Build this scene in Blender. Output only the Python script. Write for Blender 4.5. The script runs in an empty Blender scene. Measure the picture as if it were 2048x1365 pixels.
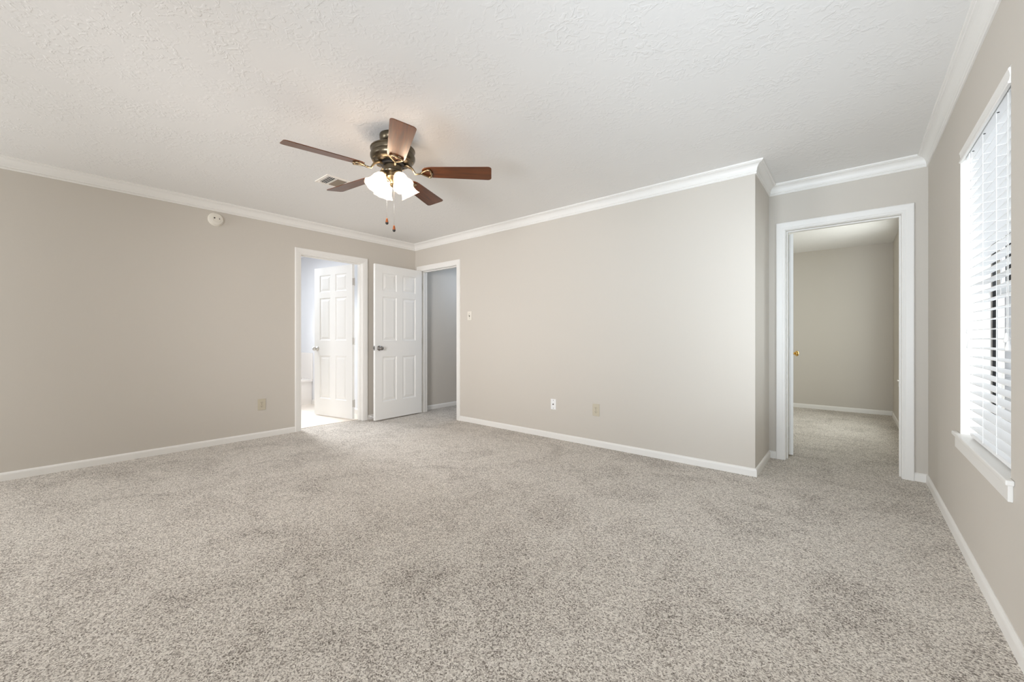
import bpy, bmesh, math, random
from mathutils import Vector, Matrix
random.seed(7)
SC = bpy.context.scene
COL = SC.collection
PI = math.pi

# ------------------------------------------------------------------ camera
F_PX = 810.0
YAW = math.atan2(681, 810)
cam_d = bpy.data.cameras.new('camera')
cam = bpy.data.objects.new('camera', cam_d); COL.objects.link(cam)
cam_d.sensor_fit = 'HORIZONTAL'; cam_d.sensor_width = 36.0
cam_d.lens = F_PX / 2048 * 36.0
cam_d.shift_y = -5.0 / 2048
cam_d.clip_start = 0.05
cam.location = (0, 0, 1.07)
cam.rotation_euler = (PI / 2, 0, YAW)
SC.camera = cam

# ------------------------------------------------------------------ exposure, world
SC.view_settings.view_transform = 'Standard'
SC.view_settings.look = 'None'
SC.view_settings.gamma = 1.0
SC.view_settings.use_curve_mapping = False
SC.view_settings.exposure = 0.05
SC.cycles.use_denoising = True
SC.cycles.max_bounces = 10
SC.cycles.diffuse_bounces = 7
SC.cycles.sample_clamp_indirect = 6.0
SC.cycles.caustics_reflective = False
SC.cycles.caustics_refractive = False

W = bpy.data.worlds.new('overcast_sky'); SC.world = W; W.use_nodes = True
bg = W.node_tree.nodes['Background']
bg.inputs[0].default_value = (0.97, 0.99, 1, 1)
bg.inputs[1].default_value = 0.85

# ------------------------------------------------------------------ daylight in the windows, bathroom lamp, added fills
def area(name, loc, rot, sx, sy, power, color):
    d = bpy.data.lights.new(name, 'AREA'); d.shape = 'RECTANGLE'
    d.size = sx; d.size_y = sy; d.energy = power; d.color = color
    o = bpy.data.objects.new(name, d); COL.objects.link(o)
    o.location = loc; o.rotation_euler = rot
    return o
def aim(o, target):
    v = Vector(target) - o.location
    o.rotation_euler = v.to_track_quat('-Z', 'Y').to_euler()
DAY = (0.93, 0.97, 1.0)
LAMP_COL, LAMP_STR = (1.0, 0.77, 0.57), 68      # the fan's four lit shades
LIGHTS = {
    # name: (location, aim, size x, size y, watts, colour)
    'side_fill': ((0.36, -0.45, 1.40), (-0.50, 4.1, 2.0), 0.7, 1.0, 10, (0.7, 0.86, 1), 75),          # added fill behind the camera, aimed at the alcove
    'blind_window_daylight': ((0.95, 2.70, 1.25), (-2.5, 2.6, 1.9), 1.3, 1.5, 4, (0.98, 0.99, 1)),                    # outside the blind
    'added_slanting_daylight': ((1.45, 1.75, 1.32), (-0.577, 3.98, 1.30), 0.7, 1.3, 6.5, (0.82, 0.92, 1), 50),       # extra beam added through the blind, brightening the return wall
    'closet_window_daylight': ((0.52, 6.17, 1.35), (-2.0, 6.3, 1.0), 0.8, 1.3, 24, (0.95, 1, 0.96)),    # the small room's window
    'rear_left_fill': ((-4.1, -2.45, 1.35), (-0.3, 2.6, 1.5), 1.1, 1.3, 54, (0.95, 0.975, 1)),  # unseen source added to brighten the right wall
    'hall_fill': ((-4.2, 4.55, 2.36), (-4.2, 4.4, 0.0), 0.3, 0.3, 7.5, (0.62, 0.78, 1)),                     # out of view, added to brighten the passage
    'right_ceiling_fill': ((-0.9, -1.3, 0.7), (-0.05, 3.5, 2.35), 0.8, 0.8, 20, (0.82, 0.9, 1), 85),          # added uplight behind the camera, lifting the ceiling on the right
    'corner_fill': ((-1.2, -1.6, 1.35), (-4.3, 3.5, 1.5), 0.9, 0.9, 16.5, (0.96, 0.95, 0.97), 60),            # added fill behind the camera for the far corner
    'bath_window_daylight': ((-7.50, 2.25, 1.65), (-4.1, 2.05, 0.0), 0.7, 0.7, 22, (0.95, 0.97, 1), 70),      # over the tub, shining out of the doorway
    'bath_ceiling_lamp': ((-6.2, 1.9, 2.38), (-6.2, 1.9, 0.0), 0.5, 0.5, 20, (0.9, 0.95, 1)),
}
for nm_, (loc, tgt, sx, sy, pw, colr, *spr) in LIGHTS.items():
    L = area(nm_, loc, (0, 0, 0), sx, sy, pw, colr); aim(L, tgt)
    if spr: L.data.spread = math.radians(spr[0])

# ------------------------------------------------------------------ materials
def nt(m):
    m.use_nodes = True
    return m.node_tree.nodes, m.node_tree.links
def mat(name, color, rough=0.5, metal=0.0, bump=None, spec=0.5, emis=None, estr=0.0):
    m = bpy.data.materials.new(name); N, Lk = nt(m)
    b = N['Principled BSDF']
    b.inputs['Base Color'].default_value = (*color, 1)
    b.inputs['Roughness'].default_value = rough
    b.inputs['Metallic'].default_value = metal
    b.inputs['Specular IOR Level'].default_value = spec
    if emis:
        b.inputs['Emission Color'].default_value = (*emis, 1)
        b.inputs['Emission Strength'].default_value = estr
    if bump:
        sc, st, det = bump
        tc = N.new('ShaderNodeTexCoord'); t = N.new('ShaderNodeTexNoise')
        t.inputs['Scale'].default_value = sc; t.inputs['Detail'].default_value = det
        bp = N.new('ShaderNodeBump'); bp.inputs['Strength'].default_value = st
        bp.inputs['Distance'].default_value = 0.002
        Lk.new(tc.outputs['Object'], t.inputs['Vector']); Lk.new(t.outputs['Fac'], bp.inputs['Height'])
        Lk.new(bp.outputs['Normal'], b.inputs['Normal'])
    return m
def srgb(r, g, b):
    f = lambda c: c / 12.92 if c <= 0.04045 else ((c + 0.055) / 1.055) ** 2.4
    return (f(r / 255), f(g / 255), f(b / 255))

M_WALL = mat('greige_wall_paint', srgb(207, 201, 192), 0.62, bump=(60, 0.10, 3), spec=0.25)
M_WHITE = mat('white_semigloss_paint', srgb(238, 236, 232), 0.38, spec=0.4)
M_DOOR = mat('white_door_paint', srgb(240, 240, 238), 0.42, bump=(90, 0.05, 2), spec=0.35)
M_BATHWALL = mat('pale_bathroom_paint', srgb(236, 238, 242), 0.5)
M_TUB = mat('white_acrylic', srgb(244, 240, 236), 0.2)
M_PLATEW = mat('white_plastic', srgb(244, 244, 244), 0.35)
M_ALMOND = mat('almond_plastic', srgb(200, 191, 171), 0.4)
M_IVORY = mat('ivory_plastic', srgb(230, 225, 214), 0.4)
M_DARK = mat('dark_slot', (0.012, 0.011, 0.010), 0.7)
M_SLOT = mat('slot_brown', srgb(50, 41, 30), 0.7)
M_NICKEL = mat('polished_nickel', (0.30, 0.29, 0.28), 0.16, 1.0)
M_STEEL = mat('satin_nickel', (0.60, 0.58, 0.55), 0.28, 1.0)
M_BRASS = mat('polished_brass', (0.78, 0.50, 0.16), 0.18, 1.0)
M_ABRASS = mat('antique_brass', (0.38, 0.29, 0.175), 0.30, 1.0)
M_BRONZE = mat('dark_bronze_metal', (0.13, 0.108, 0.075), 0.28, 0.9)
M_BLACK = mat('black_rubber', (0.015, 0.014, 0.013), 0.5)
M_BLIND = mat('white_blind_slats', srgb(246, 247, 248), 0.45)
M_CORD = mat('white_cord', srgb(240, 240, 238), 0.7)
M_WFRAME = mat('dark_aluminium_frame', (0.012, 0.013, 0.014), 0.5)
M_SASH = mat('grey_white_sash', srgb(200, 203, 206), 0.5)
M_GRILLE = mat('white_vent_metal', srgb(238, 232, 224), 0.4)
M_LOUVER = mat('dusty_louver', srgb(150, 136, 120), 0.7)  # grey-brown louver faces, darker than the grille
M_HINGEW = mat('painted_hinge', srgb(226, 226, 224), 0.4)
M_SIDING = mat('pale_siding', srgb(222, 224, 228), 0.7)
M_GROUND = mat('concrete_ground', srgb(200, 200, 198), 0.9)
M_SHADE = mat('frosted_glass_lit', (0.95, 0.9, 0.82), 0.4, emis=LAMP_COL, estr=LAMP_STR * 0.03)
N, Lk = nt(M_SHADE)                                   # half of the bulb's light goes straight through the glass
tr = N.new('ShaderNodeBsdfTransparent'); mx = N.new('ShaderNodeMixShader'); mx.inputs[0].default_value = 0.5
Lk.new(N['Principled BSDF'].outputs[0], mx.inputs[1]); Lk.new(tr.outputs[0], mx.inputs[2]); Lk.new(mx.outputs[0], N['Material Output'].inputs['Surface'])
M_BULB = mat('lit_bulb', (1, 1, 1), 0.5, emis=LAMP_COL, estr=LAMP_STR)
M_FOB = mat('amber_wood_fob', srgb(150, 82, 42), 0.3)

# glass (thin sheet: mostly clear with a mirror sheen)
M_GLASS = bpy.data.materials.new('window_glass'); N, Lk = nt(M_GLASS)
N.remove(N['Principled BSDF'])
tr = N.new('ShaderNodeBsdfTransparent'); gl = N.new('ShaderNodeBsdfGlossy'); gl.inputs['Roughness'].default_value = 0.02
mx = N.new('ShaderNodeMixShader'); mx.inputs[0].default_value = 0.06
Lk.new(tr.outputs[0], mx.inputs[1]); Lk.new(gl.outputs[0], mx.inputs[2]); Lk.new(mx.outputs[0], N['Material Output'].inputs['Surface'])

# textured ceiling
M_CEIL = bpy.data.materials.new('stomped_ceiling_paint'); N, Lk = nt(M_CEIL); b = N['Principled BSDF']
b.inputs['Base Color'].default_value = (*srgb(236, 235, 233), 1); b.inputs['Roughness'].default_value = 0.75
b.inputs['Specular IOR Level'].default_value = 0.2
tc = N.new('ShaderNodeTexCoord')
n1 = N.new('ShaderNodeTexNoise'); n1.inputs['Scale'].default_value = 26; n1.inputs['Detail'].default_value = 4; n1.inputs['Distortion'].default_value = 1.2
n2 = N.new('ShaderNodeTexNoise'); n2.inputs['Scale'].default_value = 4.5; n2.inputs['Detail'].default_value = 2
cr = N.new('ShaderNodeValToRGB'); cr.color_ramp.elements[0].position = 0.50; cr.color_ramp.elements[1].position = 0.60
cr2 = N.new('ShaderNodeValToRGB'); cr2.color_ramp.elements[0].position = 0.40; cr2.color_ramp.elements[1].position = 0.62
mu = N.new('ShaderNodeMath'); mu.operation = 'MULTIPLY'
bp = N.new('ShaderNodeBump'); bp.inputs['Strength'].default_value = 0.32; bp.inputs['Distance'].default_value = 0.004
for t in (n1, n2): Lk.new(tc.outputs['Object'], t.inputs['Vector'])
Lk.new(n1.outputs['Fac'], cr.inputs[0]); Lk.new(n2.outputs['Fac'], cr2.inputs[0])
Lk.new(cr.outputs[0], mu.inputs[0]); Lk.new(cr2.outputs[0], mu.inputs[1])
Lk.new(mu.outputs[0], bp.inputs['Height']); Lk.new(bp.outputs['Normal'], b.inputs['Normal'])

# carpet
M_CARPET = bpy.data.materials.new('taupe_frieze_carpet'); N, Lk = nt(M_CARPET); b = N['Principled BSDF']
b.inputs['Roughness'].default_value = 0.95; b.inputs['Specular IOR Level'].default_value = 0.05
b.inputs['Sheen Weight'].default_value = 0.15
tc = N.new('ShaderNodeTexCoord')
wv = N.new('ShaderNodeTexNoise'); wv.inputs['Scale'].default_value = 60; wv.inputs['Detail'].default_value = 1
wm = N.new('ShaderNodeMix'); wm.data_type = 'RGBA'; wm.blend_type = 'ADD'; wm.inputs[0].default_value = 0.012
v1 = N.new('ShaderNodeTexVoronoi'); v1.inputs['Scale'].default_value = 215
n1 = N.new('ShaderNodeTexNoise'); n1.inputs['Scale'].default_value = 230; n1.inputs['Detail'].default_value = 2; n1.inputs['Roughness'].default_value = 0.6
n3 = N.new('ShaderNodeTexNoise'); n3.inputs['Scale'].default_value = 2.6; n3.inputs['Detail'].default_value = 6; n3.inputs['Roughness'].default_value = 0.66; n3.inputs['Distortion'].default_value = 0.8
Lk.new(tc.outputs['Object'], wv.inputs['Vector'])
Lk.new(tc.outputs['Object'], wm.inputs[6]); Lk.new(wv.outputs['Color'], wm.inputs[7])
Lk.new(wm.outputs[2], v1.inputs['Vector'])
Lk.new(tc.outputs['Object'], n1.inputs['Vector']); Lk.new(tc.outputs['Object'], n3.inputs['Vector'])
sep = N.new('ShaderNodeSeparateColor'); Lk.new(v1.outputs['Color'], sep.inputs[0])
av = N.new('ShaderNodeMath'); av.operation = 'MULTIPLY_ADD'; av.inputs[1].default_value = 0.62
nn = N.new('ShaderNodeMapRange'); nn.inputs['From Min'].default_value = 0.25; nn.inputs['From Max'].default_value = 0.75
nn.inputs['To Min'].default_value = 0.0; nn.inputs['To Max'].default_value = 0.38
Lk.new(sep.outputs[0], av.inputs[0]); Lk.new(n1.outputs['Fac'], nn.inputs['Value']); Lk.new(nn.outputs[0], av.inputs[2])
# trodden nap: where the pile lies over, more dark yarn shows
nap = N.new('ShaderNodeMapRange'); nap.inputs['From Min'].default_value = 0.34; nap.inputs['From Max'].default_value = 0.54
nap.inputs['To Min'].default_value = -0.09; nap.inputs['To Max'].default_value = 0.03
Lk.new(n3.outputs['Fac'], nap.inputs['Value'])
sm = N.new('ShaderNodeMath'); sm.operation = 'ADD'
Lk.new(av.outputs[0], sm.inputs[0]); Lk.new(nap.outputs[0], sm.inputs[1])
r1 = N.new('ShaderNodeValToRGB'); e = r1.color_ramp.elements
e[0].position = 0.08; e[0].color = (*srgb(84, 75, 66), 1)
e[1].position = 0.90; e[1].color = (*srgb(252, 246, 238), 1)
x = e.new(0.30); x.color = (*srgb(165, 157, 148), 1)
x = e.new(0.50); x.color = (*srgb(212, 204, 195), 1)
x = e.new(0.70); x.color = (*srgb(234, 228, 219), 1)
Lk.new(sm.outputs[0], r1.inputs[0]); Lk.new(r1.outputs[0], b.inputs['Base Color'])
bp = N.new('ShaderNodeBump'); bp.inputs['Strength'].default_value = 0.7; bp.inputs['Distance'].default_value = 0.006
Lk.new(av.outputs[0], bp.inputs['Height']); Lk.new(bp.outputs['Normal'], b.inputs['Normal'])

# bathroom tile
M_TILE = bpy.data.materials.new('beige_floor_tile'); N, Lk = nt(M_TILE); b = N['Principled BSDF']
b.inputs['Roughness'].default_value = 0.35
tc = N.new('ShaderNodeTexCoord'); bk = N.new('ShaderNodeTexBrick'); bk.offset = 0.0
bk.inputs['Scale'].default_value = 1.0; bk.inputs['Brick Width'].default_value = 0.33; bk.inputs['Row Height'].default_value = 0.33
bk.inputs['Mortar Size'].default_value = 0.004
bk.inputs['Color1'].default_value = (*srgb(240, 231, 220), 1); bk.inputs['Color2'].default_value = (*srgb(236, 226, 214), 1)
bk.inputs['Mortar'].default_value = (*srgb(214, 203, 190), 1)
Lk.new(tc.outputs['Object'], bk.inputs['Vector']); Lk.new(bk.outputs['Color'], b.inputs['Base Color'])

# fan blade wood
M_WOOD = bpy.data.materials.new('dark_cherry_wood'); N, Lk = nt(M_WOOD); b = N['Principled BSDF']
b.inputs['Roughness'].default_value = 0.30; b.inputs['Specular IOR Level'].default_value = 0.5
tc = N.new('ShaderNodeTexCoord'); mp = N.new('ShaderNodeMapping'); mp.inputs['Scale'].default_value = (1.5, 22, 22)
ns = N.new('ShaderNodeTexNoise'); ns.inputs['Scale'].default_value = 3; ns.inputs['Detail'].default_value = 4; ns.inputs['Distortion'].default_value = 0.6
rr = N.new('ShaderNodeValToRGB'); e = rr.color_ramp.elements
e[0].position = 0.3; e[0].color = (*srgb(72, 37, 14), 1); e[1].position = 0.75; e[1].color = (*srgb(120, 64, 26), 1)
Lk.new(tc.outputs['Object'], mp.inputs['Vector']); Lk.new(mp.outputs[0], ns.inputs['Vector']); Lk.new(ns.outputs['Fac'], rr.inputs[0]); Lk.new(rr.outputs[0], b.inputs['Base Color'])

# ------------------------------------------------------------------ helpers
def obj(name, bm, m, parent=None, smooth=False, loc=None):
    me = bpy.data.meshes.new(name)
    bmesh.ops.recalc_face_normals(bm, faces=bm.faces)
    bm.to_mesh(me); bm.free()
    if smooth:
        for p in me.polygons: p.use_smooth = True
    me.materials.append(m)
    o = bpy.data.objects.new(name, me); COL.objects.link(o)
    if parent: o.parent = parent
    if loc: o.location = loc
    return o
def tag(o, label, cat, group=None, kind=None):
    o['label'] = label; o['category'] = cat
    if group: o['group'] = group
    if kind: o['kind'] = kind
    return o
def empty(name, loc=(0, 0, 0), rz=0.0):
    o = bpy.data.objects.new(name, None); COL.objects.link(o)
    o.empty_display_size = 0.1
    o.location = loc; o.rotation_euler = (0, 0, rz)
    return o
def box(bm, x0, x1, y0, y1, z0, z1, bevel=0.0):
    r = bmesh.ops.create_cube(bm, size=1.0)
    vs = r['verts']
    for v in vs:
        v.co = Vector(((x0 + x1) / 2 + v.co.x * (x1 - x0), (y0 + y1) / 2 + v.co.y * (y1 - y0), (z0 + z1) / 2 + v.co.z * (z1 - z0)))
    if bevel:
        es = list({e for v in vs for e in v.link_edges})
        bmesh.ops.bevel(bm, geom=es, offset=bevel, segments=2, affect='EDGES', profile=0.5)
def lathe(bm, prof, n=40, M=None, close=False):
    """prof: list of (r, z); revolved about z."""
    rings = []
    for r, z in prof:
        if r < 1e-6: rings.append([bm.verts.new((0, 0, z))])
        else: rings.append([bm.verts.new((r * math.cos(2 * PI * i / n), r * math.sin(2 * PI * i / n), z)) for i in range(n)])
    for a, b_ in zip(rings, rings[1:]):
        for i in range(n):
            j = (i + 1) % n
            va = [a[0]] if len(a) == 1 else [a[i], a[j]]
            vb = [b_[0]] if len(b_) == 1 else [b_[j], b_[i]]
            if len(va) + len(vb) >= 3: bm.faces.new(va + vb)
    if M is not None:
        vs = [v for r in rings for v in r]
        bmesh.ops.transform(bm, matrix=M, verts=vs)
def tube(bm, pts, rad, n=10, closed=False):
    pts = [Vector(p) for p in pts]
    rads = rad if isinstance(rad, (list, tuple)) else [rad] * len(pts)
    rings = []; up = Vector((0, 0, 1)); m = len(pts)
    prev = None
    for i, p in enumerate(pts):
        if closed: t = (pts[(i + 1) % m] - pts[i - 1]).normalized()
        else: t = (pts[min(i + 1, m - 1)] - pts[max(i - 1, 0)]).normalized()
        if prev is None:
            a = t.cross(up if abs(t.z) < 0.9 else Vector((1, 0, 0))).normalized()
        else:
            a = (prev - t * prev.dot(t)).normalized()
        prev = a; c = t.cross(a)
        rings.append([bm.verts.new(p + rads[i] * (math.cos(2 * PI * k / n) * a + math.sin(2 * PI * k / n) * c)) for k in range(n)])
    rng = range(m) if closed else range(m - 1)
    for i in rng:
        A, B = rings[i], rings[(i + 1) % m]
        for k in range(n):
            bm.faces.new((A[k], A[(k + 1) % n], B[(k + 1) % n], B[k]))
    if not closed:
        bm.faces.new(rings[0][::-1]); bm.faces.new(rings[-1])
def prism_seg(bm, A, B, nA, nB, prof):
    """one straight run of moulding: A, B = 2D points on the wall line; nA, nB = 2D offset vectors (mitres); prof = [(offset, z)] closed."""
    ra = [bm.verts.new((A[0] + nA[0] * o, A[1] + nA[1] * o, z)) for o, z in prof]
    rb = [bm.verts.new((B[0] + nB[0] * o, B[1] + nB[1] * o, z)) for o, z in prof]
    n = len(prof)
    for i in range(n):
        j = (i + 1) % n
        bm.faces.new((ra[i], ra[j], rb[j], rb[i]))
    bm.faces.new(ra[::-1]); bm.faces.new(rb)
def nrm(A, B):
    d = Vector((B[0] - A[0], B[1] - A[1])).normalized()
    return Vector((d.y, -d.x))            # room is on the right-hand side
def mitre(n1, n2): return (n1 + n2) / (1 + n1.dot(n2))

# ------------------------------------------------------------------ room dimensions
XL, YB, XJ, YA, XR, H = -4.885, 3.614, -0.577, 4.285, 0.43, 2.435
T = 0.12
YS = -2.6                      # wall behind the camera
BATH = (2.014, 2.786, 2.050)   # y0, y1, head height of casing's inner edge
HALL = (-4.763, -3.983, 2.040)
CLOS = (-0.455, 0.291, 2.026)
WIN1 = (2.235, 3.122, 0.556, 2.045)
WIN2 = (5.72, 6.62, 0.556, 2.045)
RO = 0.018                     # jamb board thickness

def struct(name, bm, m, label, cat='wall', smooth=False):
    o = obj(name, bm, m, None, smooth); return tag(o, label, cat, kind='structure')

# --- floor
bm = bmesh.new()
box(bm, XL - T + 0.005, XR + 0.0, YS, 7.69, -0.08, 0.0)
struct('floor', bm, M_CARPET, 'speckled taupe wall-to-wall carpet of the bedroom and the rooms beyond it', 'carpet')
bm = bmesh.new()
box(bm, -7.62, XL - T + 0.005, -0.6, 2.96, -0.08, 0.004)
struct('floor_bathroom', bm, M_TILE, 'pale beige tile floor inside the bright bathroom', 'floor')
# --- ceilings
bm = bmesh.new()
box(bm, XL - T, XR + 0.15, YS - T, YA, H, H + 0.12)
box(bm, XL - T, XJ - T, YA, 5.1, H, H + 0.12)
struct('ceiling', bm, M_CEIL, 'white stomp-textured bedroom ceiling', 'ceiling')
bm = bmesh.new(); box(bm, -1.72, XR + 0.15, YA + T, 7.81, 2.405, 2.50)
struct('ceiling_closet', bm, M_CEIL, 'white ceiling of the small room beyond the doorway by the window', 'ceiling')
bm = bmesh.new(); box(bm, -7.72, XL - T, -0.7, 3.08, H, H + 0.1)
struct('ceiling_bathroom', bm, M_BATHWALL, 'white ceiling of the bright bathroom', 'ceiling')
# --- walls (each with its openings left open)
def wall_y(bm, X0, X1, ya, yb, holes, top=H):
    """slab along y with openings (y0, y1, z0, z1)"""
    cur = ya
    for (h0, h1, z0, z1) in sorted(holes):
        box(bm, X0, X1, cur, h0, 0, top)
        if z0 > 0: box(bm, X0, X1, h0, h1, 0, z0)
        box(bm, X0, X1, h0, h1, z1, top)
        cur = h1
    box(bm, X0, X1, cur, yb, 0, top)
def wall_x(bm, Y0, Y1, xa, xb, holes, top=H):
    cur = xa
    for (h0, h1, z0, z1) in sorted(holes):
        box(bm, cur, h0, Y0, Y1, 0, top)
        if z0 > 0: box(bm, h0, h1, Y0, Y1, 0, z0)
        box(bm, h0, h1, Y0, Y1, z1, top)
        cur = h1
    box(bm, cur, xb, Y0, Y1, 0, top)
bm = bmesh.new()
wall_y(bm, XL - T, XL, YS - T, 5.1, [(BATH[0] - RO, BATH[1] + RO, 0, BATH[2] + RO)])
struct('wall_left', bm, M_WALL, 'long greige wall on the left with the bathroom doorway in it')
bm = bmesh.new()
wall_x(bm, YB, YB + T, XL, XJ, [(HALL[0] - RO, HALL[1] + RO, 0, HALL[2] + RO)])
struct('wall_back', bm, M_WALL, 'wide greige wall facing the camera behind the ceiling fan')
bm = bmesh.new(); box(bm, XJ - T, XJ, YB + T, YA, 0, H)
struct('wall_return', bm, M_WALL, 'short greige wall returning into the alcove')
bm = bmesh.new()
wall_x(bm, YA, YA + T, -1.72, XR, [(CLOS[0] - RO, CLOS[1] + RO, 0, CLOS[2] + RO)])
struct('wall_alcove', bm, M_WALL, 'narrow greige wall round the white cased doorway beside the window')
bm = bmesh.new()
wall_y(bm, XR, XR + 0.15, YS - T, 7.81, [(WIN1[0], WIN1[1], WIN1[2], WIN1[3]), (WIN2[0], WIN2[1], WIN2[2], WIN2[3]), (-1.25, 0.05, 0.6, 2.05)])  # last opening is unseen, added for the side fill
struct('wall_right', bm, M_WALL, 'greige wall on the right with the blind-covered window')
bm = bmesh.new()
wall_x(bm, YS - T, YS, XL, XR, [(-4.7, -3.5, 0.6, 2.05), (-1.9, 0.1, 0.6, 2.05)])  # unseen openings, added to let light in
struct('wall_rear', bm, M_WALL, 'greige wall behind the camera with two plain openings')
bm = bmesh.new(); box(bm, -1.72, XR, 7.69, 7.81, 0, 2.405)
struct('wall_closet_back', bm, M_WALL, 'plain far wall of the small carpeted room')
bm = bmesh.new(); box(bm, -1.72, -1.60, YA + T, 7.69, 0, 2.405)
struct('wall_closet_left', bm, M_WALL, 'left wall of the small carpeted room, behind its door')
bm = bmesh.new(); box(bm, XL, -3.1, 5.0, 5.1, 0, H); box(bm, -3.2, -3.1, YB + T, 5.0, 0, H)
struct('wall_hall', bm, M_WALL, 'shaded wall at the end of the passage')
bm = bmesh.new(); box(bm, -7.72, XL - T, 2.96, 3.08, 0, H)
struct('wall_bath_back', bm, M_BATHWALL, 'white bathroom wall behind the open bathroom door')
bm = bmesh.new(); wall_y(bm, -7.72, -7.60, -0.7, 2.96, [])
struct('wall_bath_far', bm, M_BATHWALL, 'white bathroom wall above the tub')
bm = bmesh.new(); box(bm, -7.60, XL - T, -0.7, -0.6, 0, H)
struct('wall_bath_near', bm, M_BATHWALL, 'bathroom end wall out of view')

# --- crown moulding, one mitred run per wall
CB = H - 0.090
crown = [(0.0, CB), (0.007, CB), (0.011, CB + 0.004), (0.011, CB + 0.013), (0.007, CB + 0.017), (0.011, CB + 0.020), (0.013, CB + 0.024)]
for i in range(0, 9):
    a = i / 8 * PI / 2
    crown.append((0.014 + 0.036 * (1 - math.cos(a)), CB + 0.026 + 0.047 * math.sin(a)))
crown += [(0.052, CB + 0.077), (0.060, CB + 0.079), (0.062, CB + 0.084), (0.062, H), (0.0, H)]
loop = [(XL, YS), (XL, YB), (XJ, YB), (XJ, YA), (XR, YA), (XR, YS)]
nm = ['left', 'back', 'return', 'alcove', 'right', 'rear']
desc = ['along the top of the left wall', 'along the top of the wide back wall', 'on the short return wall by the alcove',
        'over the cased doorway in the alcove', 'above the window wall', 'along the wall behind the camera']
ns_ = [nrm(loop[i], loop[(i + 1) % 6]) for i in range(6)]
for i in range(6):
    A, B = loop[i], loop[(i + 1) % 6]
    bm = bmesh.new()
    prism_seg(bm, A, B, mitre(ns_[i - 1], ns_[i]), mitre(ns_[i], ns_[(i + 1) % 6]), crown)
    struct('trim_%d' % (i + 1), bm, M_WHITE, 'white crown moulding ' + desc[i], 'crown moulding')
# --- baseboards
bb = [(0, 0), (0.013, 0), (0.013, 0.046), (0.0115, 0.052), (0.008, 0.058), (0.003, 0.062), (0, 0.062)]
def base_run(name, runs, label):
    bm = bmesh.new()
    for A, B, mA, mB in runs:
        n = nrm(A, B)
        prism_seg(bm, A, B, mitre(mA, n) if mA is not None else n, mitre(n, mB) if mB is not None else n, bb)
    struct(name, bm, M_WHITE, label, 'baseboard')
CW = 0.066
nL, nB_, nJ, nA_, nR, nS = ns_
base_run('baseboard_left', [((XL, YS), (XL, BATH[0] - CW), nS, None), ((XL, BATH[1] + CW), (XL, YB), None, nB_)], 'white baseboard at the foot of the left wall')
base_run('baseboard_back', [((HALL[1] + CW, YB), (XJ, YB), None, nJ)], 'white baseboard under the wide back wall')
base_run('baseboard_return', [((XJ, YB), (XJ, YA), nB_, nA_)], 'white baseboard of the short return wall')
base_run('baseboard_alcove', [((XJ, YA), (CLOS[0] - CW, YA), nJ, None), ((CLOS[1] + CW, YA), (XR, YA), None, nR)], 'short white baseboard pieces beside the cased doorway')
base_run('baseboard_right', [((XR, YA), (XR, YS), nA_, nS)], 'white baseboard running below the window wall')
base_run('baseboard_rear', [((XR, YS), (XL, YS), nR, nL)], 'white baseboard behind the camera')
base_run('baseboard_closet', [((-1.60, 7.69), (XR, 7.69), None, Vector((-1, 0))), ((XR, 7.69), (XR, YA + T), Vector((0, -1)), None)], 'white baseboard of the small carpeted room')
base_run('baseboard_hall', [((XL, YB + T), (XL, 5.0), None, None)], 'white baseboard in the shaded passage')
bb = [(o, z * 1.35) for o, z in bb]
base_run('baseboard_bathroom', [((-6.72, 2.96), (XL - T, 2.96), None, None)], 'white baseboard of the bathroom wall')

# ------------------------------------------------------------------ doors
cas = [(0.0, 0.0), (0.0, 0.010), (0.004, 0.012), (0.016, 0.012), (0.020, 0.0145), (0.040, 0.017), (0.058, 0.0185), (0.063, 0.0175), (CW, 0.014), (CW, 0.0)]
def frame_mesh(w0, w1, head, depth):
    """door frame in local coords: x along wall, y = 0 at the room face (negative y toward the room), z up."""
    bm = bmesh.new()
    path = [((w0, 0), (-1, 0)), ((w0, head), (-1, 1)), ((w1, head), (1, 1)), ((w1, 0), (1, 0))]
    rings = []
    for (px, pz), (ox, oz) in path:
        rings.append([bm.verts.new((px + ox * o, -p, pz + oz * o)) for o, p in cas])
    n = len(cas)
    for A, B in zip(rings, rings[1:]):
        for i in range(n):
            j = (i + 1) % n
            bm.faces.new((A[i], A[j], B[j], B[i]))
    bm.faces.new(rings[0][::-1]); bm.faces.new(rings[-1])
    # jamb boards; 4 mm reveal behind the casing
    r = 0.004
    box(bm, w0 - RO + 0.0, w0 + r, 0.0, depth, 0, head + RO)
    box(bm, w1 - r, w1 + RO, 0.0, depth, 0, head + RO)
    box(bm, w0 + r, w1 - r, 0.0, depth, head - r, head + RO)
    return bm
def stop_mesh(w0, w1, head, y0, y1):
    bm = bmesh.new(); r = 0.004; t = 0.011
    box(bm, w0 + r, w0 + r + t, y0, y1, 0, head - r, 0.002)
    box(bm, w1 - r - t, w1 - r, y0, y1, 0, head - r, 0.002)
    box(bm, w0 + r + t, w1 - r - t, y0, y1, head - r - t, head - r, 0.002)
    return bm
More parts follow.
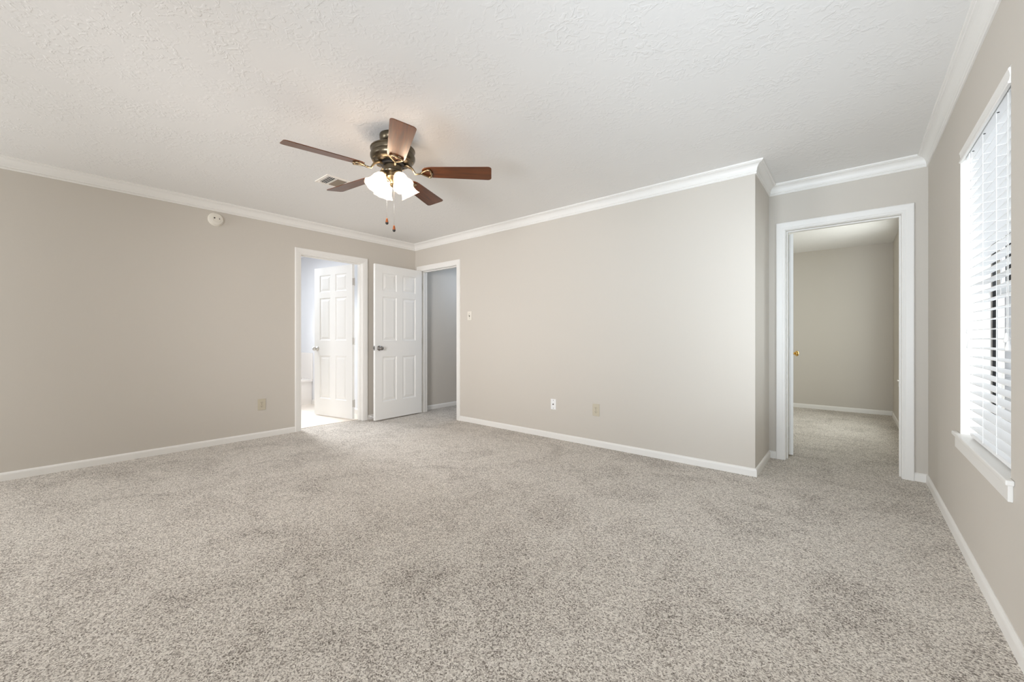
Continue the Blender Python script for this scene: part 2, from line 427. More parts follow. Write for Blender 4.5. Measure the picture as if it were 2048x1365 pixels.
def leaf_mesh(w, h, t=0.035):
    """six-panel leaf: x 0..w from the hinge, y 0..t, z 0..h."""
    bm = bmesh.new()
    st, mu_ = 0.112, 0.10
    pw = (w - 2 * st - mu_) / 2
    xs = [0, st, st + pw, st + pw + mu_, w - st, w]
    k = h / 2.03
    zs = [0, 0.233 * k, 0.822 * k, 1.031 * k, 1.612 * k, 1.691 * k, 1.924 * k, h]
    loops = [(0, 0), (0.006, 0.006), (0.014, 0.0085), (0.020, 0.0085), (0.046, 0.0015)]
    for side in (0, 1):
        yf = (lambda d: d) if side == 0 else (lambda d: t - d)
        for i in range(5):
            for j in range(7):
                x0, x1, z0, z1 = xs[i], xs[i + 1], zs[j], zs[j + 1]
                if i in (1, 3) and j in (1, 3, 5):
                    rings = []
                    for o, d in loops:
                        rings.append([bm.verts.new((a, yf(d), c)) for a, c in ((x0 + o, z0 + o), (x1 - o, z0 + o), (x1 - o, z1 - o), (x0 + o, z1 - o))])
                    for A, B in zip(rings, rings[1:]):
                        for q in range(4):
                            bm.faces.new((A[q], A[(q + 1) % 4], B[(q + 1) % 4], B[q]))
                    bm.faces.new(rings[-1])
                else:
                    bm.faces.new([bm.verts.new((a, yf(0), c)) for a, c in ((x0, z0), (x1, z0), (x1, z1), (x0, z1))])
    for quad in (((0, 0, 0), (0, t, 0), (0, t, h), (0, 0, h)), ((w, 0, 0), (w, t, 0), (w, t, h), (w, 0, h)),
                 ((0, 0, 0), (w, 0, 0), (w, t, 0), (0, t, 0)), ((0, 0, h), (w, 0, h), (w, t, h), (0, t, h))):
        bm.faces.new([bm.verts.new(q) for q in quad])
    bmesh.ops.remove_doubles(bm, verts=bm.verts, dist=1e-5)
    return bm
def knob_bm(side=-1, t=0.035):
    """knob on the y=0 face (side -1) or the y=t face (side +1), axis along y."""
    bm = bmesh.new()
    prof = [(0, 0), (0.033, 0), (0.033, 0.004), (0.028, 0.008), (0.013, 0.011), (0.011, 0.026), (0.014, 0.032), (0.023, 0.038), (0.028, 0.046), (0.028, 0.054), (0.024, 0.061), (0.014, 0.066), (0, 0.067)]
    R = Matrix.Rotation(PI / 2 if side < 0 else -PI / 2, 4, 'X')
    lathe(bm, prof, 28, Matrix.Translation((0, 0 if side < 0 else t, 0)) @ R)
    return bm
def hinge_bm():
    bm = bmesh.new()
    box(bm, -0.0015, 0.0015, 0.002, 0.034, -0.045, 0.045)
    lathe(bm, [(0, -0.048), (0.0055, -0.048), (0.0055, 0.048), (0, 0.048)], 12, Matrix.Translation((0, 0, 0)))
    for z in (-0.052, 0.048):
        lathe(bm, [(0, z), (0.004, z), (0.004, z + 0.004), (0, z + 0.004)], 10)
    return bm
def make_door(name, root_loc, root_rz, opening, hinge_loc, leaf_rz, knob_side, kmat, hmat, label, w, mirror=False, hinge_y=0.0, depth=T, stop=(0.04, 0.075), knobs=(-1, 1), knob_z=0.925):
    root = empty(name, root_loc, root_rz); tag(root, label, 'door', kind='structure')
    w0, w1, head = opening
    obj('door_frame', frame_mesh(w0, w1, head, depth), M_WHITE, root)
    obj('door_stop_strip', stop_mesh(w0, w1, head, *stop), M_WHITE, root)
    h = head - 0.004 - 0.004 - 0.016
    lf = obj('door_leaf', leaf_mesh(w, h), M_DOOR, root)
    inv = (Matrix.Translation(root_loc) @ Matrix.Rotation(root_rz, 4, 'Z')).inverted()
    lf.matrix_local = inv @ Matrix.Translation((hinge_loc[0], hinge_loc[1], 0.016)) @ Matrix.Rotation(leaf_rz, 4, 'Z')
    for s in knobs:
        obj('door_knob', knob_bm(s), kmat, lf, True, (w - 0.062, 0, knob_z - 0.016))
    bm = bmesh.new(); box(bm, w - 0.0005, w + 0.0015, 0.006, 0.029, -0.028, 0.028); box(bm, w, w + 0.010, 0.011, 0.024, -0.011, 0.011, 0.002)
    obj('latch', bm, kmat, lf, False, (0, 0, knob_z - 0.016))
    for z in (0.20, 1.02, 1.80):
        obj('hinge', hinge_bm(), hmat, lf, False, (-0.002, hinge_y, z))
    return root
# bathroom door: wall_left (room face X = XL, room on +X). local x -> +Y, local -y -> +X : rotation +90
make_door('door_1', (XL, 0, 0), PI / 2, BATH, (XL - T - 0.006, 2.742, 0), math.atan2(-0.200, -0.975) , 1, M_STEEL, M_STEEL,
          'white six-panel bathroom door standing open into the bright bathroom', 0.762, hinge_y=0.0, stop=(0.048, 0.083), knob_z=0.93)
# passage door in the back wall: local frame identical to world (x along X, -y toward room)
make_door('door_2', (0, YB, 0), 0.0, HALL, (-4.752, YB - 0.012, 0), -PI / 2 + math.radians(3.0), 1, M_NICKEL, M_STEEL,
          'white six-panel door with dark knob, swung open into the bedroom corner', 0.765, hinge_y=0.0, stop=(0.042, 0.077), knob_z=0.945)
# side-room door in the alcove: leaf hinged left on the far side, open past a right angle
make_door('door_3', (0, YA, 0), 0.0, CLOS, (-0.410, YA + T + 0.036, 0), PI / 2 + math.radians(7.0), 1, M_BRASS, M_HINGEW,
          'white door with brass knob seen edge-on in the cased doorway by the window', 0.72, hinge_y=0.035, stop=(0.045, 0.080), knob_z=0.915)

# ------------------------------------------------------------------ window 1 with sill, frame and glass
def make_window(name, win, label, apron=True):
    y0, y1, z0, z1 = win
    root = empty(name, (XR, (y0 + y1) / 2, z0)); tag(root, label, 'window', kind='structure')
    O = root.location
    def part(nm_, bm, m, par=root):
        bmesh.ops.translate(bm, verts=bm.verts, vec=-O)
        return obj(nm_, bm, m, par)
    bm = bmesh.new()            # white lining of the recess
    t = 0.006
    box(bm, XR + 0.001, XR + 0.104, y0, y0 + t, z0 + 0.019, z1 - t)
    box(bm, XR + 0.001, XR + 0.104, y1 - t, y1, z0 + 0.019, z1 - t)
    box(bm, XR + 0.001, XR + 0.104, y0, y1, z1 - t, z1)
    part('recess_lining', bm, M_WHITE)
    bm = bmesh.new()            # stool
    box(bm, XR - 0.022, XR, y0 - 0.045, y1 + 0.075, z0, z0 + 0.019, 0.004)
    box(bm, XR - 0.004, XR + 0.104, y0, y1, z0, z0 + 0.019)
    part('window_sill', bm, M_WHITE)
    bm = bmesh.new(); box(bm, XR - 0.013, XR, y0 - 0.028, y1 + 0.045, z0 - 0.060, z0, 0.002)
    part('sill_apron', bm, M_WHITE)
    # dark metal frame and two sashes
    fx0, fx1 = XR + 0.110, XR + 0.1205
    zb = z0 + 0.0
    def rect(bm, ya, yb, za, zb_, w, xa, xb):
        box(bm, xa, xb, ya, ya + w, za, zb_); box(bm, xa, xb, yb - w, yb, za, zb_)
        box(bm, xa, xb, ya + w, yb - w, za, za + w); box(bm, xa, xb, ya + w, yb - w, zb_ - w, zb_)
    bm = bmesh.new(); rect(bm, y0, y1, zb, z1, 0.010, fx0, fx1)
    part('window_frame', bm, M_WFRAME)
    zm = (zb + z1) / 2
    for za, zc, dx in ((zb + 0.010, zm + 0.012, 0.0105), (zm - 0.012, z1 - 0.010, 0.0235)):
        bm = bmesh.new(); rect(bm, y0 + 0.010, y1 - 0.010, za, zc, 0.026, fx0 + dx, fx0 + dx + 0.012)
        sash = part('sash', bm, M_SASH)
        bm = bmesh.new(); box(bm, fx0 + dx + 0.005, fx0 + dx + 0.008, y0 + 0.033, y1 - 0.033, za + 0.02, zc - 0.02)
        part('pane', bm, M_GLASS, sash)
    return root
make_window('window_1', WIN1, 'bedroom window with white sill behind the white slatted blind')
make_window('window_2', WIN2, 'window of the small carpeted room, only its white sill end showing')

# ------------------------------------------------------------------ blind
BY0, BY1 = 2.252, 3.012
bl = empty('window_blind', (XR + 0.04, (BY0 + BY1) / 2, WIN1[2] + 0.02))
tag(bl, 'white slatted venetian blind hanging in the bedroom window', 'blind')
BO = bl.location
def bpart(nm_, bm, m, par=bl, smooth=False):
    bmesh.ops.translate(bm, verts=bm.verts, vec=-BO)
    return obj(nm_, bm, m, par, smooth)
bm = bmesh.new()                                     # curved valance, flush with the wall
vp = [(XR - 0.004, 2.037), (XR - 0.006, 2.031), (XR - 0.003, 2.022), (XR - 0.001, 2.005), (XR - 0.004, 1.990), (XR - 0.007, 1.984), (XR - 0.004, 1.980), (XR + 0.006, 1.981), (XR + 0.008, 2.010), (XR + 0.006, 2.037)]
ra = [bm.verts.new((x_, WIN1[0] + 0.008, z_)) for x_, z_ in vp]; rb = [bm.verts.new((x_, WIN1[1] - 0.012, z_)) for x_, z_ in vp]
for i in range(len(vp)): bm.faces.new((ra[i], ra[(i + 1) % len(vp)], rb[(i + 1) % len(vp)], rb[i]))
bm.faces.new(ra); bm.faces.new(rb[::-1])
bpart('valance', bm, M_WHITE)
SX0, SX1 = XR + 0.017, XR + 0.067
bm = bmesh.new(); box(bm, SX0 - 0.004, SX1 - 0.002, BY0, BY1 + 0.06, 1.985, 2.036, 0.003)
hr = bpart('headrail', bm, M_BLIND)
LY = (2.30, 2.518, 2.741, 2.960)
for y in LY:
    bm = bmesh.new(); lathe(bm, [(0, 0), (0.004, 0), (0.004, 0.002), (0, 0.002)], 10, Matrix.Translation((SX0 + 0.004, y, 1.9835)))
    bpart('cord_grommet', bm, M_DARK, hr)
bm = bmesh.new()
NS, PITCH, Z0 = 31, 0.0437, 0.632
tilt = math.radians(5)
for k in range(NS):
    zc = Z0 + k * PITCH; xm = (SX0 + SX1) / 2
    hw = (SX1 - SX0) / 2
    pr = []
    for u_ in (-1, -0.5, 0, 0.5, 1):
        pr.append((xm + hw * u_, zc + math.sin(tilt) * hw * u_ + 0.0014 * (1 - u_ * u_) + 0.0011))
    for u_ in (1, 0.5, 0, -0.5, -1):
        pr.append((xm + hw * u_, zc + math.sin(tilt) * hw * u_ + 0.0014 * (1 - u_ * u_) - 0.0011))
    ra = [bm.verts.new((a, BY0, c)) for a, c in pr]; rb = [bm.verts.new((a, BY1, c)) for a, c in pr]
    for i in range(10): bm.faces.new((ra[i], ra[(i + 1) % 10], rb[(i + 1) % 10], rb[i]))
    bm.faces.new(ra); bm.faces.new(rb[::-1])
bpart('slats', bm, M_BLIND)
bm = bmesh.new(); box(bm, SX0 + 0.002, SX1 - 0.002, BY0, BY1, 0.583, 0.601, 0.004)
bpart('bottom_rail', bm, M_BLIND)
for y in LY:
    bm = bmesh.new()
    for x_ in (SX0 - 0.001, SX1 + 0.001): tube(bm, [(x_, y, 0.600), (x_, y, 1.986)], 0.0008, 6)
    for k in range(NS): tube(bm, [(SX0, y, Z0 + k * PITCH - 0.004), (SX1, y, Z0 + k * PITCH - 0.001)], 0.0006, 5)
    bpart('ladder_cord', bm, M_CORD)
for y, z in ((2.985, 1.095), (2.975, 1.022), (2.335, 1.055), (2.318, 1.025)):
    bm = bmesh.new(); x_ = SX0 - 0.008
    tube(bm, [(x_ + 0.002, y, 1.984), (x_, y, z + 0.03)], 0.0011, 6)
    c = bpart('lift_cord', bm, M_CORD)
    bm = bmesh.new()
    lathe(bm, [(0, 0), (0.0075, 0), (0.0088, 0.004), (0.0085, 0.010), (0.0062, 0.020), (0.0045, 0.028), (0.0048, 0.033), (0.003, 0.037), (0, 0.037)], 16, Matrix.Translation((x_, y, z)))
    bpart('cord_tassel', bm, M_PLATEW, c, True)

# ------------------------------------------------------------------ ceiling fan
FC = Vector((-2.371, 1.573, 0))
fan = empty('ceiling_fan', (FC.x, FC.y, H)); tag(fan, 'five-blade ceiling fan with cherry wood blades and four lit glass shades', 'ceiling fan')
def fpart(nm_, bm, m, par=fan, smooth=True):
    return obj(nm_, bm, m, par, smooth)
Z = lambda h: h - H
def autosmooth(o, ang=35):
    o.data.shade_smooth() if hasattr(o.data, 'shade_smooth') else None
    o.data.set_sharp_from_angle(angle=math.radians(ang))
def flathe(nm_, prof, m, par=fan, n=48):
    bm = bmesh.new(); lathe(bm, [(r, Z(z)) for r, z in prof], n)
    o = fpart(nm_, bm, m, par); autosmooth(o); return o
flathe('canopy', [(0, H), (0.086, H), (0.088, H - 0.006), (0.086, 2.410), (0.080, 2.394), (0.066, 2.380), (0.050, 2.374), (0.046, 2.368), (0.046, 2.350), (0, 2.350)], M_BRONZE)
motor = flathe('motor_housing', [(0, 2.352), (0.090, 2.352), (0.126, 2.349), (0.141, 2.346), (0.146, 2.341), (0.146, 2.334), (0.142, 2.331), (0.140, 2.316), (0.138, 2.309), (0.141, 2.303), (0.146, 2.297), (0.146, 2.282), (0.138, 2.267), (0.116, 2.252), (0.094, 2.247), (0, 2.247)], M_BRONZE)
for k in range(10):                                 # slots round the lower shell
    bm = bmesh.new()
    a = 2 * PI * k / 10 + 0.2
    M_ = Matrix.Rotation(a, 4, 'Z') @ Matrix.Translation((0.1275, 0, Z(2.2605))) @ Matrix.Rotation(math.radians(36), 4, 'Y')
    r = bmesh.ops.create_cube(bm, size=1.0); bmesh.ops.transform(bm, matrix=M_ @ Matrix.Diagonal((0.012, 0.036, 0.005, 1)), verts=r['verts'])
    fpart('vent_slot', bm, M_ABRASS, motor, False)
flathe('flywheel', [(0, 2.248), (0.078, 2.248), (0.080, 2.244), (0.080, 2.234), (0.076, 2.231), (0, 2.231)], M_BLACK)
flathe('switch_housing', [(0, 2.232), (0.058, 2.232), (0.061, 2.228), (0.061, 2.196), (0.066, 2.190), (0.064, 2.184), (0.050, 2.176), (0, 2.176)], M_BRONZE)
fit = flathe('light_fitter', [(0, 2.178), (0.046, 2.178), (0.046, 2.160), (0.050, 2.154), (0.046, 2.146), (0.034, 2.138), (0.022, 2.126), (0.018, 2.112), (0.022, 2.104), (0.016, 2.094), (0.006, 2.088), (0, 2.087)], M_ABRASS)
# blades
PITCHB = math.radians(12.5)
BH = 2.196
def blade_outline():
    pts = []
    r0, r1 = 0.195, 0.663
    w0, w1 = 0.056, 0.071
    c = 0.022
    # root (narrowed, rounded), along +y side to the tip, back along -y
    up_ = [(r0, 0.022), (r0 + 0.006, 0.034), (r0 + 0.020, 0.046), (r0 + 0.045, w0 - 0.002), (r0 + 0.07, w0 + 0.001)]
    up_.append((r1 - c, w1))
    for i in range(1, 6):
        a = i / 5 * PI / 2
        up_.append((r1 - c + c * math.sin(a), w1 - c + c * math.cos(a)))
    return up_ + [(x_, -y_) for x_, y_ in reversed(up_)]
def blade_bm():
    bm = bmesh.new(); o = blade_outline(); t = 0.0045
    n = len(o)
    def lv(s, zz): return [bm.verts.new((0.42 + (x_ - 0.42) * s, y_ * s, zz)) for x_, y_ in o]
    A, B = lv(0.994, -t / 2), lv(1.0, -t / 4); C_, D = lv(1.0, t / 4), lv(0.994, t / 2)
    for P, Q in ((A, B), (B, C_), (C_, D)):
        for i in range(n): bm.faces.new((P[i], P[(i + 1) % n], Q[(i + 1) % n], Q[i]))
    bm.faces.new(A[::-1]); bm.faces.new(D)
    bmesh.ops.transform(bm, matrix=Matrix.Rotation(-PITCHB, 4, 'X'), verts=bm.verts)
    return bm
def iron_bm():
    bm = bmesh.new()
    zt = 2.238 - BH
    # two strips sweeping from the flywheel, opening into a pointed loop under the blade
    tube(bm, [(0.070, 0, zt), (0.100, 0, zt - 0.002), (0.128, 0, zt - 0.022), (0.150, 0, -0.014), (0.172, 0, -0.013), (0.186, 0, -0.012)], [0.011, 0.010, 0.008, 0.007, 0.0065, 0.006], 10)
    lp = [(0.182, 0.0), (0.205, 0.018), (0.232, 0.036), (0.246, 0.040), (0.254, 0.030), (0.257, 0.0), (0.254, -0.030), (0.246, -0.040), (0.232, -0.036), (0.205, -0.018)]
    tube(bm, [(x_, y_, -0.0095 - y_ * math.tan(PITCHB)) for x_, y_ in lp], 0.0052, 8, closed=True)
    for x_, y_ in ((0.246, 0.036), (0.246, -0.036), (0.257, 0.0)):
        lathe(bm, [(0, -0.008), (0.006, -0.007), (0.009, -0.004), (0.009, 0.004), (0, 0.004)], 12, Matrix.Translation((x_, y_, -0.0085 - y_ * math.tan(PITCHB))))
    return bm
bmesh_blade = None
for k in range(5):
    if k == 0:
        b0 = obj('blade', blade_bm(), M_WOOD, fan); i0 = obj('blade_iron', iron_bm(), M_ABRASS, b0, True)
        bl_o = b0
    else:
        bl_o = b0.copy(); COL.objects.link(bl_o); bl_o.parent = fan
        ic = i0.copy(); COL.objects.link(ic); ic.parent = bl_o
    bl_o.location = (0, 0, Z(BH)); bl_o.rotation_euler = (0, 0, 0.752 + k * 2 * PI / 5)
# four bell shades with ruffled rims
def shade_bm():
    bm = bmesh.new(); n = 48
    prof = [(0.022, 0.0), (0.024, -0.006), (0.029, -0.014), (0.037, -0.026), (0.043, -0.042), (0.046, -0.060), (0.049, -0.078), (0.054, -0.096), (0.061, -0.109), (0.067, -0.117)]
    inner = [(r - 0.003, z) for r, z in reversed(prof)]
    rings = []
    for idx, (r, z) in enumerate(prof + inner):
        d = min(1.0, max(0.0, (-z - 0.085) / 0.034))
        ring = []
        for i in range(n):
            a = 2 * PI * i / n
            w = math.cos(8 * a)
            ring.append(bm.verts.new(((r + 0.0016 * d * w) * math.cos(a), (r + 0.0016 * d * w) * math.sin(a), z - 0.0012 * d * w)))
        rings.append(ring)
    for A, B in zip(rings, rings[1:]):
        for i in range(n): bm.faces.new((A[i], A[(i + 1) % n], B[(i + 1) % n], B[i]))
    return bm
view = math.atan2(math.cos(YAW), -math.sin(YAW))      # direction the camera looks
s0 = None
for k in range(4):
    a = view + PI / 4 + k * PI / 2
    tilt_ = math.radians(34)
    neck = Vector((math.cos(a) * 0.066, math.sin(a) * 0.066, Z(2.166)))
    bm = bmesh.new()
    c, s = math.cos(a), math.sin(a)
    tube(bm, [(c * 0.030, s * 0.030, Z(2.158)), (c * 0.050, s * 0.050, Z(2.170)), (c * 0.062, s * 0.062, Z(2.172)), (neck.x, neck.y, neck.z)], 0.0075, 10)
    Rm = Matrix.Translation(neck) @ Matrix.Rotation(a, 4, 'Z') @ Matrix.Rotation(-tilt_, 4, 'Y')
    lathe(bm, [(0, 0.010), (0.016, 0.010), (0.024, 0.002), (0.0265, -0.006), (0.0265, -0.014), (0.024, -0.016), (0, -0.016)], 24, Rm)
    fpart('lamp_arm', bm, M_ABRASS, fan)
    if s0 is None:
        s0 = obj('lamp_shade', shade_bm(), M_SHADE, fan, True)
        bm = bmesh.new(); lathe(bm, [(0, -0.018), (0.012, -0.020), (0.014, -0.030), (0.020, -0.045), (0.024, -0.060), (0.020, -0.075), (0.010, -0.084), (0, -0.086)], 20)
        u0 = obj('bulb', bm, M_BULB, s0, True); sh = s0
    else:
        sh = s0.copy(); COL.objects.link(sh); sh.parent = fan
        uc = u0.copy(); COL.objects.link(uc); uc.parent = sh
    sh.matrix_local = Rm @ Matrix.Translation((0, 0, -0.008))
# pull chains
rv = Vector((math.cos(YAW), math.sin(YAW), 0)); fv = Vector((-math.sin(YAW), math.cos(YAW), 0))
for off, zt_, zb_ in ((-0.0235, 2.185, 1.823), (0.0235, 2.185, 1.775)):
    p = rv * off - fv * 0.055
    bm = bmesh.new(); tube(bm, [(p.x, p.y, Z(zt_ + 0.012)), (p.x, p.y, Z(zb_ + 0.03))], 0.0010, 6)
    nb = int((zt_ - zb_) / 0.012)
    for q in range(nb):
        r = bmesh.ops.create_icosphere(bm, subdivisions=1, radius=0.0017, matrix=Matrix.Translation((p.x, p.y, Z(zt_ - q * 0.0118))))
    ch = fpart('pull_chain', bm, M_STEEL, fan)
    bm = bmesh.new()
    lathe(bm, [(0, 0.044), (0.004, 0.043), (0.0065, 0.034), (0.009, 0.020), (0.0098, 0.012)], 16, Matrix.Translation((p.x, p.y, Z(zb_))))
    fb = fpart('pull_fob', bm, M_FOB, ch)
    bm = bmesh.new()
    lathe(bm, [(0.0100, 0.0135), (0.0102, 0.010), (0.0085, 0.004), (0.004, 0.0005), (0, 0)], 16, Matrix.Translation((p.x, p.y, Z(zb_))))
    o = fpart('fob_cap', bm, M_BLACK, ch); o['label'] = 'dark cap at the tip of the fob'

# ------------------------------------------------------------------ ceiling vent
vx0, vx1, vy0, vy1 = -3.560, -3.333, 1.583, 1.795
vent = empty('ceiling_vent', ((vx0 + vx1) / 2, (vy0 + vy1) / 2, H)); tag(vent, 'white square air vent in the ceiling left of the fan', 'vent')
VO = vent.location
def vpart(nm_, bm, m):
    bmesh.ops.translate(bm, verts=bm.verts, vec=-VO); return obj(nm_, bm, m, vent)
bm = bmesh.new(); zt = H - 0.007
ix0, ix1, iy0, iy1 = vx0 + 0.028, vx1 - 0.028, vy0 + 0.028, vy1 - 0.022
ym = iy0 + 0.43 * (iy1 - iy0)
box(bm, vx0, ix0, vy0, vy1, zt, H, 0.002); box(bm, ix1, vx1, vy0, vy1, zt, H, 0.002)
box(bm, ix0, ix1, vy0, iy0, zt, H, 0.002); box(bm, ix0, ix1, iy1, vy1, zt, H, 0.002)
box(bm, ix0, ix1, ym - 0.006, ym + 0.006, zt, H - 0.001)
vpart('vent_frame', bm, M_GRILLE)
bm = bmesh.new(); box(bm, ix0, ix1, iy0, iy1, H - 0.0012, H)
vpart('vent_opening', bm, M_DARK)
bm = bmesh.new()
def louver(yc, ang, wd=0.017):
    dy, dz = math.cos(ang) * wd / 2, math.sin(ang) * wd / 2
    zc = H - 0.006
    vs = [(yc - dy, zc - dz), (yc + dy, zc + dz), (yc + dy, zc + dz + 0.0008), (yc - dy, zc - dz + 0.0008)]
    A = [bm.verts.new((ix0, a, b_)) for a, b_ in vs]; B = [bm.verts.new((ix1, a, b_)) for a, b_ in vs]
    for i in range(4): bm.faces.new((A[i], A[(i + 1) % 4], B[(i + 1) % 4], B[i]))
    bm.faces.new(A); bm.faces.new(B[::-1])
for i in range(4): louver(iy0 + 0.008 + i * 0.0165, math.radians(78), 0.0045)
vpart('open_louvers', bm, M_GRILLE)
bm = bmesh.new()
y = ym + 0.014
while y < iy1 - 0.004: louver(y, math.radians(-18), 0.0175); y += 0.0150
vpart('closed_louvers', bm, M_LOUVER)
bm = bmesh.new(); box(bm, ix0 + 0.008, ix0 + 0.020, iy0 - 0.012, iy0 + 0.012, H - 0.018, zt, 0.002)
vpart('damper_lever', bm, M_GRILLE)

# ------------------------------------------------------------------ smoke detector
sd = empty('smoke_detector', (XL, 1.194, 2.262)); tag(sd, 'round white smoke detector high on the left wall', 'smoke detector')
RX = Matrix.Rotation(PI / 2, 4, 'Y')
bm = bmesh.new(); lathe(bm, [(0, 0), (0.066, 0), (0.066, 0.010), (0.063, 0.013), (0.060, 0.014), (0.060, 0.022), (0.056, 0.030), (0.046, 0.034), (0, 0.035)], 48, RX)
o = obj('detector_body', bm, M_IVORY, sd, True); autosmooth(o)
bm = bmesh.new(); lathe(bm, [(0.030, 0.0345), (0.031, 0.0365), (0.034, 0.0365), (0.035, 0.0335)], 36, RX)
obj('detector_ring', bm, M_IVORY, sd, True)
bm = bmesh.new(); lathe(bm, [(0, 0.033), (0.0065, 0.033), (0.0065, 0.0365), (0, 0.0368)], 16, Matrix.Translation((0, -0.016, 0.008)) @ RX)
obj('test_button', bm, M_SLOT, sd, True)
bm = bmesh.new(); box(bm, 0.0325, 0.0350, 0.022, 0.032, -0.002, 0.016, 0.001)
obj('sounder_slot', bm, mat('grey_slot', srgb(130, 122, 112), 0.6), sd)

# ------------------------------------------------------------------ outlets, switch (local: x right, -y out of the wall, z up)
def plate_thing(name, loc, rz, m, label, cat, kind_, w=0.070, h=0.114):
    root = empty(name, loc, rz); tag(root, label, cat)
    bm = bmesh.new(); box(bm, -w / 2, w / 2, -0.006, 0, -h / 2, h / 2, 0.0022)
    obj('cover_plate', bm, m, root)
    if kind_ == 'duplex':
        for zc in (0.0195, -0.0195):
            bm = bmesh.new()
            lathe(bm, [(0, 0), (0.0172, 0), (0.0172, 0.002), (0.0160, 0.0026), (0, 0.0026)], 28, Matrix.Translation((0, -0.0055, zc)) @ Matrix.Rotation(PI / 2, 4, 'X') @ Matrix.Diagonal((1, 0.82, 1, 1)))
            rc = obj('receptacle', bm, m, root)
            bm = bmesh.new()
            for sx, hh in ((-0.0063, 0.0042), (0.0063, 0.0034)): box(bm, sx - 0.0016, sx + 0.0016, -0.0084, -0.0078, zc + 0.0025 - hh, zc + 0.0025 + hh)
            lathe(bm, [(0, 0), (0.0027, 0), (0.0027, 0.0005), (0, 0.0005)], 12, Matrix.Translation((0, -0.0079, zc - 0.0085)) @ Matrix.Rotation(PI / 2, 4, 'X'))
            obj('slots', bm, M_SLOT, rc)
        bm = bmesh.new(); lathe(bm, [(0, 0), (0.0028, 0), (0.0022, 0.0012), (0, 0.0014)], 12, Matrix.Translation((0, -0.006, 0)) @ Matrix.Rotation(PI / 2, 4, 'X'))
        obj('screw', bm, M_SLOT, root)
    elif kind_ == 'coax':
        for zc in (0.041, -0.041):
            bm = bmesh.new(); lathe(bm, [(0, 0), (0.0038, 0), (0.003, 0.0014), (0, 0.0016)], 14, Matrix.Translation((0, -0.006, zc)) @ Matrix.Rotation(PI / 2, 4, 'X'))
            obj('screw', bm, M_SLOT, root)
        bm = bmesh.new(); lathe(bm, [(0, 0), (0.0075, 0), (0.0075, 0.003), (0.0050, 0.003), (0.0050, 0.011), (0.0015, 0.011), (0.001, 0.006), (0, 0.006)], 16, Matrix.Translation((0, -0.006, 0)) @ Matrix.Rotation(PI / 2, 4, 'X'))
        obj('cable_socket', bm, M_NICKEL, root)
    elif kind_ == 'toggle':
        bm = bmesh.new(); box(bm, -0.006, 0.006, -0.0068, -0.0055, -0.0125, 0.0125)
        obj('toggle_slot', bm, M_SLOT, root)
        bm = bmesh.new(); box(bm, -0.0045, 0.0045, -0.020, -0.006, -0.004, 0.004, 0.0012)
        bmesh.ops.transform(bm, matrix=Matrix.Translation((0, 0, 0.003)) @ Matrix.Rotation(math.radians(-28), 4, 'X'), verts=bm.verts)
        obj('toggle', bm, m, root)
        for zc in (0.030, -0.030):
            bm = bmesh.new(); lathe(bm, [(0, 0), (0.003, 0), (0.0024, 0.0012), (0, 0.0014)], 12, Matrix.Translation((0, -0.006, zc)) @ Matrix.Rotation(PI / 2, 4, 'X'))
            obj('screw', bm, M_SLOT, root)
    return root
plate_thing('wall_outlet', (XL, 1.608, 0.358), PI / 2, M_ALMOND, 'almond duplex outlet on the left wall beside the bathroom doorway', 'outlet', 'duplex', 0.076, 0.120)
plate_thing('wall_outlet', (-1.948, YB, 0.360), 0, M_ALMOND, 'almond duplex outlet low on the wide back wall, right of the white plate', 'outlet', 'duplex', 0.076, 0.120)
plate_thing('cable_plate', (-2.455, YB, 0.365), 0, M_PLATEW, 'white cable socket plate low on the wide back wall', 'wall plate', 'coax', 0.066, 0.112)
plate_thing('light_switch', (-3.744, YB, 1.360), 0, M_IVORY, 'ivory toggle light switch beside the passage doorway', 'light switch', 'toggle', 0.072, 0.112)

# ------------------------------------------------------------------ door stop on the baseboard behind the open door
ds = empty('door_stop', (XL + 0.013, 2.90, 0.036)); tag(ds, 'small white door stop on the baseboard behind the open panel door', 'door stop')
bm = bmesh.new(); lathe(bm, [(0, 0), (0.011, 0), (0.011, 0.004), (0.006, 0.008), (0.0045, 0.012), (0.0045, 0.062), (0, 0.062)], 16, RX)
obj('stop_rod', bm, M_PLATEW, ds, True)
bm = bmesh.new(); lathe(bm, [(0, 0.062), (0.008, 0.062), (0.009, 0.066), (0.009, 0.074), (0.006, 0.078), (0, 0.078)], 16, RX)
obj('rubber_tip', bm, M_PLATEW, ds, True)

# ------------------------------------------------------------------ bathtub with its surround panel
tub = empty('bathtub', (-7.15, 2.1, 0.0)); tag(tub, 'white bathtub seen at the left of the bright bathroom doorway', 'bathtub')
TO = tub.location
def tpart(nm_, bm, m):
    bmesh.ops.translate(bm, verts=bm.verts, vec=-TO); return obj(nm_, bm, m, tub)
bm = bmesh.new(); box(bm, -6.775, -6.745, 1.15, 2.955, 0.004, 0.372)
for (ya, yb) in ((1.25, 2.05), (2.12, 2.88)):
    box(bm, -6.745, -6.741, ya, yb, 0.07, 0.32, 0.0015)
tpart('tub_apron', bm, M_TUB)
bm = bmesh.new()
ox0, ox1, oy0, oy1, zt = -7.598, -6.725, 1.15, 2.955, 0.405
A = [bm.verts.new(p) for p in ((ox0, oy0, zt), (ox1, oy0, zt), (ox1, oy1, zt), (ox0, oy1, zt))]
def rr_(ins, z): return [bm.verts.new(p) for p in ((ox0 + ins, oy0 + ins, z), (ox1 - ins, oy0 + ins, z), (ox1 - ins, oy1 - ins, z), (ox0 + ins, oy1 - ins, z))]
rs = [A, rr_(0.085, zt), rr_(0.10, zt - 0.02), rr_(0.17, 0.08), rr_(0.22, 0.05)]
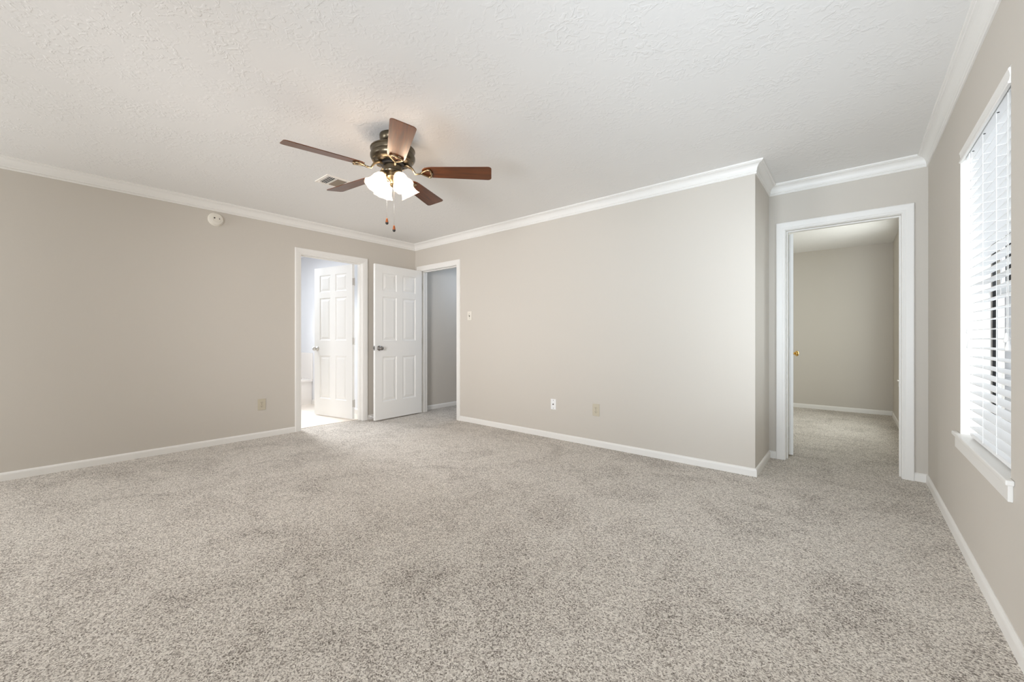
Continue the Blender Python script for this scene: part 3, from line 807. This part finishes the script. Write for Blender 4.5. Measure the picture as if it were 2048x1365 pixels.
for P, Q in zip(rs, rs[1:]):
    for i in range(4): bm.faces.new((P[i], P[(i + 1) % 4], Q[(i + 1) % 4], Q[i]))
bm.faces.new(rs[-1])
Bq = [bm.verts.new((v.co.x, v.co.y, zt - 0.033)) for v in A]
for i in range(4): bm.faces.new((A[i], A[(i + 1) % 4], Bq[(i + 1) % 4], Bq[i]))
tpart('tub_basin', bm, M_TUB)
bm = bmesh.new(); box(bm, -7.598, -6.72, 2.945, 2.959, 0.405, 0.835, 0.003); box(bm, -7.599, -7.588, 1.15, 2.945, 0.405, 0.835, 0.003)
tpart('surround_panel', bm, M_TUB)

# ------------------------------------------------------------------ outside the window: paving and the neighbouring house
bm = bmesh.new(); box(bm, XR + 0.15, 30, -20, 40, -0.30, -0.20)
struct('ground_outside', bm, M_GROUND, 'pale ground outside the window', 'ground')
nh = empty('neighbouring_house', (4.0, 14.0, -0.2)); tag(nh, 'pale sided house outside, glimpsed between the blind slats', 'house')
bm = bmesh.new(); box(bm, -3.0, 6.0, 0, 4, 0, 2.6)
for k in range(13): box(bm, -3.0, 6.0, -0.02, 0, 0.01 + k * 0.2, 0.19 + k * 0.2)
obj('siding_wall', bm, M_SIDING, nh)
bm = bmesh.new(); box(bm, -1.20, -0.55, -0.06, -0.021, 0.9, 2.3)
wf = obj('window_frame', bm, M_WHITE, nh)
bm = bmesh.new(); box(bm, -1.12, -0.63, -0.07, -0.061, 0.98, 2.22)
obj('pane', bm, mat('grey_pane', srgb(150, 155, 165), 0.2), wf)
bm = bmesh.new()
n_ = [(-3.3, -0.4, 2.55), (6.3, -0.4, 2.55), (6.3, 4.4, 2.55), (-3.3, 4.4, 2.55), (-3.3, 2, 5.2), (6.3, 2, 5.2)]
V = [bm.verts.new(p) for p in n_]
for f in ((0, 1, 5, 4), (2, 3, 4, 5), (0, 4, 3), (1, 2, 5), (0, 3, 2, 1)): bm.faces.new([V[i] for i in f])
obj('roof', bm, mat('dark_roof_shingles', srgb(52, 52, 55), 0.9), nh)
